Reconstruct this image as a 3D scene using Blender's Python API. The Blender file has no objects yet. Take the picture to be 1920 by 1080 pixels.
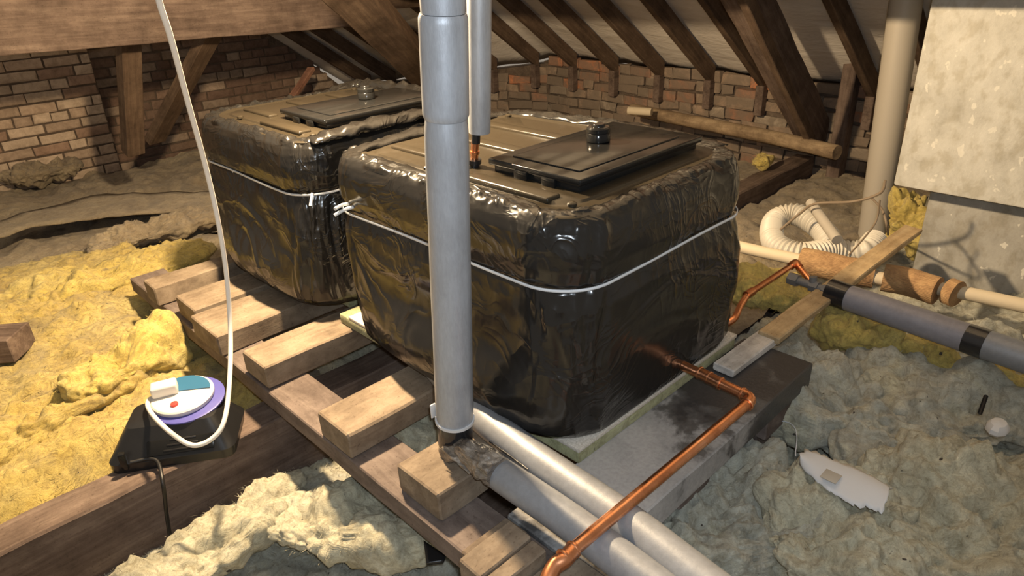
import bpy, bmesh, math, random
import numpy as np
from mathutils import Vector, Matrix, noise

# ------------------------------------------------------------------ camera, world, lights
C = bpy.context.scene.collection
F = 1295.0; TH = math.radians(25.97); RO = math.radians(2.63); YA = math.radians(43.26); HC = 1.145
_c, _s = math.cos(TH), math.sin(TH)
def _house(v):
    return Vector((v[0]*math.cos(YA)+v[1]*math.sin(YA), -v[0]*math.sin(YA)+v[1]*math.cos(YA), v[2]))
_r0 = Vector((1,0,0)); _u0 = Vector((0,_s,_c))
CR = _house(_r0*math.cos(RO)-_u0*math.sin(RO)); CU = _house(_r0*math.sin(RO)+_u0*math.cos(RO)); CW = _house(Vector((0,_c,-_s)))
O = Vector((0,0,HC))
cam = bpy.data.cameras.new('camera'); co = bpy.data.objects.new('camera', cam); C.objects.link(co)
cam.sensor_width = 36; cam.lens = F/1920*36; cam.clip_start = .02
co.matrix_world = Matrix(((CR.x,CU.x,-CW.x,O.x),(CR.y,CU.y,-CW.y,O.y),(CR.z,CU.z,-CW.z,O.z),(0,0,0,1)))
bpy.context.scene.camera = co
def ray(x, y): return CW+CR*((x-960)/F)-CU*((y-540)/F)
def P(x, y, z=0.0):
    d = ray(x, y); return O+d*((z-HC)/d.z)
def PX(x, y, X):
    d = ray(x, y); return O+d*(X/d.x)
def PY(x, y, Y):
    d = ray(x, y); return O+d*(Y/d.y)
def depth(p): return (Vector(p)-O).dot(CW)

w = bpy.data.worlds.new('world'); bpy.context.scene.world = w; w.use_nodes = True
w.node_tree.nodes['Background'].inputs[0].default_value = (1.0, .86, .70, 1)
w.node_tree.nodes['Background'].inputs[1].default_value = .30
vs = bpy.context.scene.view_settings
vs.view_transform = 'Standard'; vs.look = 'None'; vs.gamma = 1; vs.use_curve_mapping = False
vs.exposure = 0.0
def point(name, loc, energy, col, r):
    l = bpy.data.lights.new(name, 'POINT'); l.energy = energy; l.color = col; l.shadow_soft_size = r
    o = bpy.data.objects.new(name, l); o.location = loc; C.objects.link(o); return o
point('loft_lamp', (1.09, 2.10, 1.36), 400, (1.0, .75, .46), .05)
def spot(name, loc, aim, energy, col, r, ang, blend):
    l = bpy.data.lights.new(name, 'SPOT'); l.energy = energy; l.color = col; l.shadow_soft_size = r
    l.spot_size = math.radians(ang); l.spot_blend = blend
    o = bpy.data.objects.new(name, l); o.location = loc
    o.rotation_euler = (Vector(aim)-Vector(loc)).to_track_quat('-Z', 'Y').to_euler(); C.objects.link(o); return o
spot('phone_torch', O+CR*.03+CU*.05-CW*.02, O+CW*2, 70, (.80, .90, 1.0), .02, 110, .9)

# ------------------------------------------------------------------ helpers
def tag(o, label=None, cat=None, group=None, kind=None):
    if label: o['label'] = label
    if cat: o['category'] = cat
    if group: o['group'] = group
    if kind: o['kind'] = kind
    return o
def empty(name, loc, label=None, cat=None, group=None):
    o = bpy.data.objects.new(name, None); o.location = loc; o.empty_display_size = .05
    C.objects.link(o); return tag(o, label, cat, group)
def link(name, me, mat, parent=None, smooth=False, sharp=None):
    o = bpy.data.objects.new(name, me); C.objects.link(o)
    if mat: me.materials.append(mat)
    if smooth:
        me.polygons.foreach_set('use_smooth', [True]*len(me.polygons))
        if sharp: me.set_sharp_from_angle(angle=math.radians(sharp))
    if parent is not None:
        o.parent = parent
        wl = parent_world(parent)
        o.matrix_parent_inverse = wl.inverted()
    return o
def parent_world(p):
    m = p.matrix_basis.copy()
    if p.parent is not None: m = parent_world(p.parent) @ p.matrix_parent_inverse @ m
    return m
def centre(o):
    "put the object's origin at the middle of its mesh, mesh stays where it is"
    me = o.data; vs_ = [v.co for v in me.vertices]
    c = Vector([(min(v[i] for v in vs_)+max(v[i] for v in vs_))/2 for i in range(3)])
    me.transform(Matrix.Translation(-c)); o.matrix_basis = o.matrix_basis @ Matrix.Translation(c); return o
def mesh(name, V, Fc):
    me = bpy.data.meshes.new(name); me.from_pydata([tuple(v) for v in V], [], Fc); me.update(); return me
def bm_mesh(bm, name='m'):
    me = bpy.data.meshes.new(name); bm.normal_update(); bm.to_mesh(me); bm.free(); return me
def fbm(p, o=4, h=.6): 
    return noise.fractal(p, h, 2.1, o)

def beam(name, p0, p1, w, h, mat, parent=None, roll=0, seg=14, jit=.0015, bev=.004, cuts=(0,0), seed=0, roundness=None):
    "timber from p0 to p1 (centre line), w across, h tall; origin in its middle, local x along it"
    p0, p1 = Vector(p0), Vector(p1); L = (p1-p0).length; d = (p1-p0).normalized()
    bm = bmesh.new(); rnd = random.Random(seed+int(L*1000))
    b = bev; prof = [(-w/2+b,-h/2),(w/2-b,-h/2),(w/2,-h/2+b),(w/2,h/2-b),(w/2-b,h/2),(-w/2+b,h/2),(-w/2,h/2-b),(-w/2,-h/2+b)]
    n = max(2, seg); rings = []
    ox, oy = rnd.uniform(0,50), rnd.uniform(0,50)
    xs = [-L/2, -L/2+b] + [-L/2+L*i/n for i in range(1, n)] + [L/2-b, L/2]
    for i, x in enumerate(xs):
        k = .0 if 0 < i < len(xs)-1 else b*.8
        r = []
        for (y, z) in prof:
            q = noise.noise(Vector((x*4+ox, y*30, z*30+oy)))*jit*2
            yy = y-math.copysign(k, y)+q; zz = z-math.copysign(k, z)+q
            xx = x
            if i < 2: xx += cuts[0]*z
            if i > len(xs)-3: xx += cuts[1]*z
            r.append(bm.verts.new((xx, yy, zz)))
        rings.append(r)
    m = len(prof)
    for i in range(len(rings)-1):
        for j in range(m):
            bm.faces.new((rings[i][j], rings[i][(j+1)%m], rings[i+1][(j+1)%m], rings[i+1][j]))
    bm.faces.new(rings[0][::-1]); bm.faces.new(rings[-1])
    bmesh.ops.recalc_face_normals(bm, faces=bm.faces)
    me = bm_mesh(bm, name)
    o = link(name, me, mat, parent)
    up = Vector((0,0,1)) if abs(d.z) < .95 else Vector((0,1,0))
    y = up.cross(d).normalized(); z = d.cross(y).normalized()
    m3 = Matrix((d, y, z)).transposed() @ Matrix.Rotation(roll, 3, 'X')
    o.matrix_basis = Matrix.Translation((p0+p1)/2) @ m3.to_4x4()
    return o
def xbeam(name, x0, x1, y0, y1, z0, z1, mat, parent=None, **k):
    return beam(name, (x0,(y0+y1)/2,(z0+z1)/2), (x1,(y0+y1)/2,(z0+z1)/2), y1-y0, z1-z0, mat, parent, **k)
def ybeam(name, x0, x1, y0, y1, z0, z1, mat, parent=None, **k):
    return beam(name, ((x0+x1)/2,y0,(z0+z1)/2), ((x0+x1)/2,y1,(z0+z1)/2), x1-x0, z1-z0, mat, parent, **k)

def catmull(pts, n=12, closed=False):
    pts = [Vector(p) for p in pts]; out = []
    N = len(pts)
    for i in range(N-1):
        p0 = pts[max(i-1,0)]; p1 = pts[i]; p2 = pts[i+1]; p3 = pts[min(i+2,N-1)]
        for k in range(n):
            t = k/n
            out.append(.5*((2*p1)+(p2-p0)*t+(2*p0-5*p1+4*p2-p3)*t*t+(-p0+3*p1-3*p2+p3)*t**3))
    out.append(pts[-1]); return out
def tube_bm(path, rad, seg=20, cap=True, dent=None):
    "path list of points, rad number or function of 0..1"
    bm = bmesh.new(); path = [Vector(p) for p in path]; n = len(path)
    rf = rad if callable(rad) else (lambda t: rad)
    tang = [(path[min(i+1,n-1)]-path[max(i-1,0)]).normalized() for i in range(n)]
    nv = tang[0].orthogonal().normalized(); rings = []
    L = [0]
    for i in range(1, n): L.append(L[-1]+(path[i]-path[i-1]).length)
    for i in range(n):
        nv = (nv-tang[i]*nv.dot(tang[i])).normalized(); bv = tang[i].cross(nv)
        r = rf(L[i]/L[-1]); ring = []
        for j in range(seg):
            a = 2*math.pi*j/seg; rr = r*(1+(dent(L[i], a) if dent else 0))
            ring.append(bm.verts.new(path[i]+(nv*math.cos(a)+bv*math.sin(a))*rr))
        rings.append(ring)
    for i in range(n-1):
        for j in range(seg): bm.faces.new((rings[i][j], rings[i][(j+1)%seg], rings[i+1][(j+1)%seg], rings[i+1][j]))
    if cap: bm.faces.new(rings[0][::-1]); bm.faces.new(rings[-1])
    bmesh.ops.recalc_face_normals(bm, faces=bm.faces)
    return bm
def tube(name, path, rad, mat, parent=None, seg=20, dent=None, smooth=True):
    return centre(link(name, bm_mesh(tube_bm(path, rad, seg, True, dent), name), mat, parent, smooth, 40)) if True else None
def lathe(name, prof, mat, parent=None, loc=(0,0,0), rot=None, seg=40, sx=1, sy=1):
    bm = bmesh.new(); rings = []
    for (r, z) in prof:
        rings.append([bm.verts.new((r*math.cos(2*math.pi*j/seg)*sx, r*math.sin(2*math.pi*j/seg)*sy, z)) for j in range(seg)])
    for i in range(len(rings)-1):
        for j in range(seg): bm.faces.new((rings[i][j], rings[i][(j+1)%seg], rings[i+1][(j+1)%seg], rings[i+1][j]))
    bm.faces.new(rings[0][::-1]); bm.faces.new(rings[-1])
    bmesh.ops.recalc_face_normals(bm, faces=bm.faces)
    o = link(name, bm_mesh(bm, name), mat, parent, True, 35)
    o.matrix_basis = Matrix.Translation(Vector(loc)) @ (rot.to_4x4() if rot is not None else Matrix.Identity(4))
    return o
def rbox(name, x0, x1, y0, y1, z0, z1, mat, parent=None, bev=.004, seg=2, M=None):
    bm = bmesh.new(); bmesh.ops.create_cube(bm, size=1)
    for v in bm.verts: v.co = Vector(((x0+x1)/2+v.co.x*(x1-x0), (y0+y1)/2+v.co.y*(y1-y0), (z0+z1)/2+v.co.z*(z1-z0)))
    if bev: bmesh.ops.bevel(bm, geom=bm.edges[:], offset=bev, segments=seg, affect='EDGES', profile=.5)
    if M is not None: bmesh.ops.transform(bm, matrix=M, verts=bm.verts)
    return centre(link(name, bm_mesh(bm, name), mat, parent, True, 35))

# ------------------------------------------------------------------ materials
def mat(name):
    m = bpy.data.materials.new(name); m.use_nodes = True; nt = m.node_tree
    return m, nt, nt.nodes['Principled BSDF'], nt.nodes, nt.links
def nd(nt, t, **k):
    n = nt.nodes.new(t)
    for a, b in k.items():
        if a in n.inputs: n.inputs[a].default_value = b
        else: setattr(n, a, b)
    return n
def coords(nt, scale=(1,1,1), which='Object'):
    tc = nd(nt, 'ShaderNodeTexCoord'); mp = nd(nt, 'ShaderNodeMapping'); mp.inputs['Scale'].default_value = scale
    nt.links.new(tc.outputs[which], mp.inputs[0]); return mp.outputs[0]
def ramp(nt, fac, stops):
    r = nd(nt, 'ShaderNodeValToRGB'); e = r.color_ramp.elements
    while len(e) < len(stops): e.new(.5)
    for i, (p, c) in enumerate(stops): e[i].position = p; e[i].color = tuple(c)+(1,) if len(c) == 3 else c
    nt.links.new(fac, r.inputs[0]); return r.outputs[0]
def noisen(nt, vec, scale, detail=6, rough=.6, dist=0):
    n = nd(nt, 'ShaderNodeTexNoise', Scale=scale, Detail=detail, Roughness=rough, Distortion=dist)
    nt.links.new(vec, n.inputs['Vector']); return n.outputs[0]
def bump(nt, h, strength, dist, normal=None):
    b = nd(nt, 'ShaderNodeBump', Strength=strength, Distance=dist); nt.links.new(h, b.inputs['Height'])
    if normal is not None: nt.links.new(normal, b.inputs['Normal'])
    return b.outputs[0]
def mixc(nt, f, a, b, mode='MIX'):
    m = nd(nt, 'ShaderNodeMix', data_type='RGBA', blend_type=mode)
    for s, v in ((0, f), (6, a), (7, b)):
        if hasattr(v, 'links'): nt.links.new(v, m.inputs[s])
        else: m.inputs[s].default_value = v if not isinstance(v, tuple) else (v+(1,) if len(v) == 3 else v)
    return m.outputs[2]

def wood(name, dark, mid, light, along=(1.2, 14, 14), rough=.8, bmp=.35, spots=.0):
    m, nt, b, N, L = mat(name); v = coords(nt, along)
    oi = nd(nt, 'ShaderNodeObjectInfo'); add = nd(nt, 'ShaderNodeVectorMath', operation='ADD')
    L.new(v, add.inputs[0]); ml = nd(nt, 'ShaderNodeVectorMath', operation='SCALE'); ml.inputs['Scale'].default_value = 37.0
    cb = nd(nt, 'ShaderNodeCombineXYZ'); L.new(oi.outputs['Random'], cb.inputs[0]); L.new(oi.outputs['Random'], cb.inputs[2])
    L.new(cb.outputs[0], ml.inputs[0]); L.new(ml.outputs[0], add.inputs[1]); v = add.outputs[0]
    n1 = noisen(nt, v, 2.5, 8, .65, .6)
    col = ramp(nt, n1, [(.28, dark), (.5, mid), (.72, light)])
    v2 = coords(nt, (3,3,3)); n2 = noisen(nt, v2, 2.2, 6, .7)
    dirt = ramp(nt, n2, [(.35, (.45,.43,.42)), (.62, (1,1,1))])
    col = mixc(nt, .8, col, dirt, 'MULTIPLY')
    v3 = coords(nt, (1,1,1)); n3 = noisen(nt, v3, 130, 3, .6)
    sp = ramp(nt, n3, [(.30, (.35,.3,.26)), (.40, (1,1,1))]); col = mixc(nt, .5, col, sp, 'MULTIPLY')
    L.new(col, b.inputs['Base Color']); b.inputs['Roughness'].default_value = rough; b.inputs['Specular IOR Level'].default_value = .25
    nb = bump(nt, n1, bmp, .006); nb = bump(nt, n3, .25, .002, nb); L.new(nb, b.inputs['Normal'])
    return m
M_timber = wood('sawn_timber', (.17,.125,.088), (.26,.20,.14), (.32,.255,.185), along=(2,7,7))
M_plank = wood('weathered_plank', (.12,.09,.077), (.18,.14,.12), (.25,.20,.17), along=(1.5,9,9), bmp=.5)
M_old = wood('old_dark_beam', (.10,.068,.054), (.165,.118,.093), (.235,.175,.138), bmp=.5)
M_rafter = wood('rafter_wood', (.075,.050,.034), (.125,.083,.056), (.18,.125,.083), bmp=.3)
M_pine_shade = wood('pine_board_shaded', (.42,.40,.37), (.55,.52,.48), (.68,.64,.6), bmp=.15)  # shade put into the colour of the board's near end
M_pine_lit = wood('pine_batten_lit', (.36,.25,.13), (.46,.33,.18), (.54,.41,.24), bmp=.15)  # lit part of the same board, warm light in the colour

def concrete_slab():
    m, nt, b, N, L = mat('stained_grey_slab'); v = coords(nt)
    n0 = noisen(nt, v, 4.5, 7, .62, .3); sx = nd(nt, 'ShaderNodeSeparateXYZ'); L.new(v, sx.inputs[0])
    mm = nd(nt, 'ShaderNodeMath', operation='MULTIPLY_ADD'); L.new(sx.outputs[0], mm.inputs[0]); mm.inputs[1].default_value = -.75; L.new(n0, mm.inputs[2]); n = mm.outputs[0]
    col = ramp(nt, n, [(.42, (.045,.042,.042)), (.5, (.10,.095,.092)), (.56, (.30,.29,.28)), (.75, (.40,.38,.36))])
    n2 = noisen(nt, v, 90, 4, .6); col = mixc(nt, .35, col, ramp(nt, n2, [(.3,(.5,.5,.5)),(.6,(1,1,1))]), 'MULTIPLY')
    L.new(col, b.inputs['Base Color']); b.inputs['Roughness'].default_value = .8
    r = ramp(nt, n, [(.42,(.35,.35,.35)),(.56,(.85,.85,.85))]); L.new(r, b.inputs['Roughness'])
    L.new(bump(nt, n2, .4, .003), b.inputs['Normal']); return m
M_slab = concrete_slab()

def plastic(name, col, rough, bmp=0, coat=0, scale=40):
    m, nt, b, N, L = mat(name); b.inputs['Base Color'].default_value = col+(1,); b.inputs['Roughness'].default_value = rough
    b.inputs['Coat Weight'].default_value = coat
    v = coords(nt); n = noisen(nt, v, scale, 4, .6)
    r = nd(nt, 'ShaderNodeMapRange'); r.inputs['To Min'].default_value = max(.02, rough-.08); r.inputs['To Max'].default_value = rough+.12
    L.new(n, r.inputs[0]); L.new(r.outputs[0], b.inputs['Roughness'])
    if bmp: L.new(bump(nt, n, bmp, .002), b.inputs['Normal'])
    return m
def film():
    m, nt, b, N, L = mat('black_polythene'); b.inputs['Base Color'].default_value = (.012,.011,.010,1)
    b.inputs['Roughness'].default_value = .2; b.inputs['IOR'].default_value = 1.5
    b.inputs['Specular IOR Level'].default_value = .55
    # creases: warped stretched noise turned into thin ridges
    v = coords(nt, (1,1,1))
    w1 = nd(nt, 'ShaderNodeTexNoise', Scale=2.2, Detail=3); L.new(v, w1.inputs['Vector'])
    sub = nd(nt, 'ShaderNodeVectorMath', operation='MULTIPLY_ADD'); L.new(w1.outputs['Color'], sub.inputs[0])
    sub.inputs[1].default_value = (.5,.5,.5); L.new(v, sub.inputs[2])
    def crease(rot, sc, scale, k):
        mp = nd(nt, 'ShaderNodeMapping'); mp.inputs['Rotation'].default_value = rot; mp.inputs['Scale'].default_value = sc
        L.new(sub.outputs[0], mp.inputs[0]); n = noisen(nt, mp.outputs[0], scale, 2, .45)
        a = nd(nt, 'ShaderNodeMath', operation='SUBTRACT'); L.new(n, a.inputs[0]); a.inputs[1].default_value = .5
        bb = nd(nt, 'ShaderNodeMath', operation='ABSOLUTE'); L.new(a.outputs[0], bb.inputs[0])
        c = nd(nt, 'ShaderNodeMath', operation='MULTIPLY'); L.new(bb.outputs[0], c.inputs[0]); c.inputs[1].default_value = -k
        p = nd(nt, 'ShaderNodeMath', operation='EXPONENT'); L.new(c.outputs[0], p.inputs[0]); return p.outputs[0]
    c1 = crease((0,.7,.5), (.7,.7,3.2), 2.6, 16); c2 = crease((.5,-.6,.2), (3.0,.8,1.0), 3.0, 18)
    mask = noisen(nt, v, 3.2, 3, .5); mr = ramp(nt, mask, [(.42,(.12,.12,.12)),(.62,(1,1,1))])
    a1 = nd(nt, 'ShaderNodeMath', operation='ADD'); L.new(c1, a1.inputs[0]); L.new(c2, a1.inputs[1])
    a2 = nd(nt, 'ShaderNodeMath', operation='MULTIPLY'); L.new(a1.outputs[0], a2.inputs[0]); L.new(mr, a2.inputs[1])
    c3 = crease((.3,.9,-.4), (1,1,5), 5.5, 14); c4 = crease((-.4,-.5,.8), (4,1,1.4), 6.5, 16)
    a3 = nd(nt, 'ShaderNodeMath', operation='ADD'); L.new(c3, a3.inputs[0]); L.new(c4, a3.inputs[1])
    mk2 = noisen(nt, v, 4.4, 3, .5); mr2 = ramp(nt, mk2, [(.44,(0,0,0)),(.6,(1,1,1))])
    a4 = nd(nt, 'ShaderNodeMath', operation='MULTIPLY'); L.new(a3.outputs[0], a4.inputs[0]); L.new(mr2, a4.inputs[1])
    soft = noisen(nt, coords(nt, (9,9,5)), 1.6, 3, .5)
    nb = bump(nt, a2.outputs[0], .7, .0055); nb = bump(nt, a4.outputs[0], .6, .0025, nb); nb = bump(nt, soft, .35, .006, nb)
    L.new(nb, b.inputs['Normal'])
    du = noisen(nt, v, 5, 5, .6); r = nd(nt, 'ShaderNodeMapRange'); r.inputs['To Min'].default_value = .08; r.inputs['To Max'].default_value = .34
    L.new(du, r.inputs[0]); L.new(r.outputs[0], b.inputs['Roughness'])
    return m
M_film = film()
M_lid = plastic('tank_plastic', (.028,.022,.014), .30, .12)
M_hatch = plastic('hatch_plastic', (.010,.010,.010), .16, .04, .4)
for m_, sp_ in ((M_lid, .30), (M_hatch, .30)): m_.node_tree.nodes['Principled BSDF'].inputs['Specular IOR Level'].default_value = sp_
M_hatch.node_tree.nodes['Principled BSDF'].inputs['Coat Weight'].default_value = .12
M_black = plastic('black_plastic', (.012,.012,.013), .3)
M_tape = plastic('black_tape', (.015,.015,.017), .22, .3, .3, 90)
M_string = plastic('white_cord_plastic', (.62,.64,.66), .5)
M_flex = plastic('white_flex', (.80,.74,.66), .4)
M_blackflex = plastic('black_flex', (.012,.011,.011), .4)
M_hose = plastic('cream_hose_plastic', (.55,.51,.43), .45, .1)
M_pvc = plastic('grey_pvc', (.40,.36,.30), .5, .15)
M_oldpipe = plastic('dusty_cream_pipe', (.56,.47,.33), .7, .4)
M_paper = plastic('white_scrap_plastic', (.58,.57,.56), .6, .3)
M_purple = plastic('purple_plastic', (.09,.09,.34), .35)
M_blue = plastic('blue_label', (.03,.12,.22), .3)
M_white_plastic = plastic('white_plug_plastic', (.62,.60,.56), .4)
M_red = plastic('red_plastic', (.7,.05,.04), .4)

def lagging(name, col, metal, rough, along):
    m, nt, b, N, L = mat(name); v = coords(nt, along); n = noisen(nt, v, 60, 5, .7); v2 = coords(nt); n2 = noisen(nt, v2, 9, 5, .6)
    c = ramp(nt, n, [(.3, tuple(x*.82 for x in col)), (.7, col)]); c = mixc(nt, .6, c, ramp(nt, n2, [(.3,(.78,.76,.74)),(.6,(1,1,1))]), 'MULTIPLY')
    L.new(c, b.inputs['Base Color']); b.inputs['Metallic'].default_value = metal; b.inputs['Roughness'].default_value = rough
    L.new(bump(nt, n, .25, .002), b.inputs['Normal']); return m
M_lag = lagging('grey_foam_lagging', (.29,.30,.32), .25, .46, (1,1,1))
M_lagv = lagging('grey_foam_lagging_grained', (.40,.42,.455), .3, .44, (3,3,.6))
M_lagd = lagging('dull_foam_lagging', (.30,.29,.32), .2, .5, (1,1,1))
def copper():
    m, nt, b, N, L = mat('copper'); v = coords(nt); n = noisen(nt, v, 14, 6, .65)
    c = ramp(nt, n, [(.3,(.50,.19,.085)),(.5,(.78,.34,.17)),(.7,(.90,.46,.27))]); L.new(c, b.inputs['Base Color'])
    b.inputs['Metallic'].default_value = 1; r = ramp(nt, n, [(.3,(.42,.42,.42)),(.7,(.2,.2,.2))]); L.new(r, b.inputs['Roughness']); return m
M_cu = copper()
M_brass = plastic('grey_valve_metal', (.16,.155,.15), .5, .4)
def ducttape():
    m, nt, b, N, L = mat('clear_brown_tape'); v = coords(nt, (2,2,6)); n = noisen(nt, v, 12, 6, .7, 1)
    L.new(ramp(nt, n, [(.35,(.05,.04,.032)),(.55,(.18,.15,.12)),(.7,(.45,.40,.34))]), b.inputs['Base Color'])
    b.inputs['Roughness'].default_value = .18; b.inputs['Coat Weight'].default_value = .6
    L.new(bump(nt, n, .6, .006), b.inputs['Normal']); return m
M_wrap = ducttape()
def wool(name, stops, dust):
    m, nt, b, N, L = mat(name); v = coords(nt, (1,1,1))
    n0 = noisen(nt, v, 2.6, 7, .65, .8); n1 = noisen(nt, v, 24, 8, .75, 1.6); n2 = noisen(nt, coords(nt, (1,1.6,2.4)), 90, 5, .7, 1.2)
    c = ramp(nt, n0, stops)
    c = mixc(nt, .75, c, ramp(nt, n1, [(.36, (.50,.44,.34)), (.54, (1,1,1))]), 'MULTIPLY')
    c = mixc(nt, .5, c, ramp(nt, n2, [(.36, (.62,.58,.5)), (.52, (1,1,1))]), 'MULTIPLY')
    dn = noisen(nt, v, 5, 6, .7, .4); f = ramp(nt, dn, [(.5,(0,0,0)),(.68,(dust,dust,dust))]); c = mixc(nt, f, c, (.20,.165,.12))
    sp = noisen(nt, v, 38, 2, .5); f2 = ramp(nt, sp, [(.24,(1,1,1)),(.27,(0,0,0))]); c = mixc(nt, f2, c, (.05,.035,.02))
    L.new(c, b.inputs['Base Color']); b.inputs['Roughness'].default_value = .95; b.inputs['Specular IOR Level'].default_value = .1
    b.inputs['Sheen Weight'].default_value = .25; b.inputs['Sheen Roughness'].default_value = .6
    nb = bump(nt, n1, .8, .018); nb = bump(nt, n2, .7, .005, nb); L.new(nb, b.inputs['Normal']); return m
M_woolY = wool('yellow_glass_wool', [(.3,(.50,.36,.09)),(.5,(.66,.50,.13)),(.7,(.74,.60,.22))], .5)
M_woolB = wool('bright_yellow_glass_wool', [(.3,(.58,.43,.09)),(.5,(.72,.56,.14)),(.7,(.78,.65,.24))], .15)
M_woolG = wool('dusty_pale_glass_wool', [(.3,(.38,.385,.32)),(.5,(.60,.59,.49)),(.68,(.80,.75,.52))], .4)
M_woolP = wool('pale_yellow_glass_wool', [(.3,(.56,.53,.38)),(.5,(.72,.68,.50)),(.7,(.82,.78,.60))], .3)
M_woolD = wool('brown_dusty_glass_wool', [(.3,(.22,.17,.11)),(.5,(.38,.30,.19)),(.7,(.50,.41,.26))], .7)
def felt():
    m, nt, b, N, L = mat('roofing_felt'); n = noisen(nt, coords(nt, (1.5,.6,1.5)), 5, 5, .6, .3)
    L.new(ramp(nt, n, [(.3,(.66,.60,.53)),(.7,(.78,.73,.66))]), b.inputs['Base Color']); b.inputs['Roughness'].default_value = .85
    L.new(bump(nt, n, .5, .03), b.inputs['Normal']); return m
M_felt = felt()
def brickm(name, smear=0, mort=(.26,.21,.16)):
    m, nt, b, N, L = mat(name); a = nd(nt, 'ShaderNodeAttribute', attribute_name='bc'); v = coords(nt)
    n = noisen(nt, v, 14, 7, .7, .5); n2 = noisen(nt, v, 60, 4, .6)
    c = mixc(nt, .8, a.outputs['Color'], ramp(nt, n, [(.3,(.5,.47,.44)),(.6,(1,1,1))]), 'MULTIPLY')
    if smear:
        n3 = noisen(nt, v, 5.5, 8, .7, .8); c = mixc(nt, ramp(nt, n3, [(.36, (.15,.15,.15)), (.52, (smear,)*3)]), c, mort)
    L.new(c, b.inputs['Base Color']); b.inputs['Roughness'].default_value = .92
    L.new(bump(nt, n2, .6, .004, bump(nt, n, .6, .012)), b.inputs['Normal']); return m
M_brick = brickm('old_brick'); M_rubble = brickm('mortar_smeared_brick', .8, (.19,.15,.112))
def mortar():
    m, nt, b, N, L = mat('rough_mortar'); n = noisen(nt, coords(nt), 12, 8, .7, .4)
    L.new(ramp(nt, n, [(.3,(.085,.06,.043)),(.7,(.20,.15,.11))]), b.inputs['Base Color']); b.inputs['Roughness'].default_value = .95
    L.new(bump(nt, n, 1, .03), b.inputs['Normal']); return m
M_mortar = mortar()
def cement(name, a, bb, c_):
    m, nt, b, N, L = mat(name); v = coords(nt, (1,1,.7)); n = noisen(nt, v, 6, 9, .72, .1)
    vo = nd(nt, 'ShaderNodeTexVoronoi', Scale=26.0); wv = nd(nt, 'ShaderNodeTexNoise', Scale=9.0, Detail=4.0)
    L.new(v, wv.inputs['Vector']); ma = nd(nt, 'ShaderNodeVectorMath', operation='MULTIPLY_ADD'); L.new(wv.outputs['Color'], ma.inputs[0]); ma.inputs[1].default_value = (.12,.12,.12); L.new(v, ma.inputs[2])
    L.new(ma.outputs[0], vo.inputs['Vector'])
    sp = noisen(nt, coords(nt, (1,1,.75)), 15, 3, .6, .15)
    c = ramp(nt, n, [(.28, a), (.52, bb), (.75, c_)])
    c = mixc(nt, .6, c, ramp(nt, sp, [(.36,(.72,.68,.60)),(.5,(1,1,1)),(.68,(1.0,1.0,1.0))]), 'MULTIPLY')
    f = ramp(nt, sp, [(.62,(0,0,0)),(.64,(.6,.6,.6))]); c = mixc(nt, f, c, (.80,.77,.68))
    L.new(c, b.inputs['Base Color']); b.inputs['Roughness'].default_value = .9
    L.new(bump(nt, n, .6, .012), b.inputs['Normal']); return m
M_flue = cement('aged_cement', (.42,.405,.36), (.56,.545,.49), (.68,.665,.61))
M_flue2 = cement('grey_cement', (.27,.26,.23), (.38,.365,.33), (.47,.455,.41))
def hessian():
    m, nt, b, N, L = mat('brown_hessian'); n = noisen(nt, coords(nt), 16, 6, .7); v = coords(nt)
    wv = nd(nt, 'ShaderNodeTexWave', Scale=60.0, Distortion=2.0); L.new(v, wv.inputs['Vector'])
    wy = nd(nt, 'ShaderNodeTexWave', Scale=60.0, Distortion=2.0, bands_direction='Z'); L.new(v, wy.inputs['Vector'])
    s = nd(nt, 'ShaderNodeMath', operation='ADD'); L.new(wv.outputs[1], s.inputs[0]); L.new(wy.outputs[1], s.inputs[1])
    L.new(ramp(nt, n, [(.3,(.22,.12,.055)),(.55,(.40,.24,.11)),(.75,(.52,.34,.17))]), b.inputs['Base Color']); b.inputs['Roughness'].default_value = .9
    L.new(bump(nt, s.outputs[0], .5, .003, bump(nt, n, .5, .01)), b.inputs['Normal']); return m
M_hess = hessian()

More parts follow.
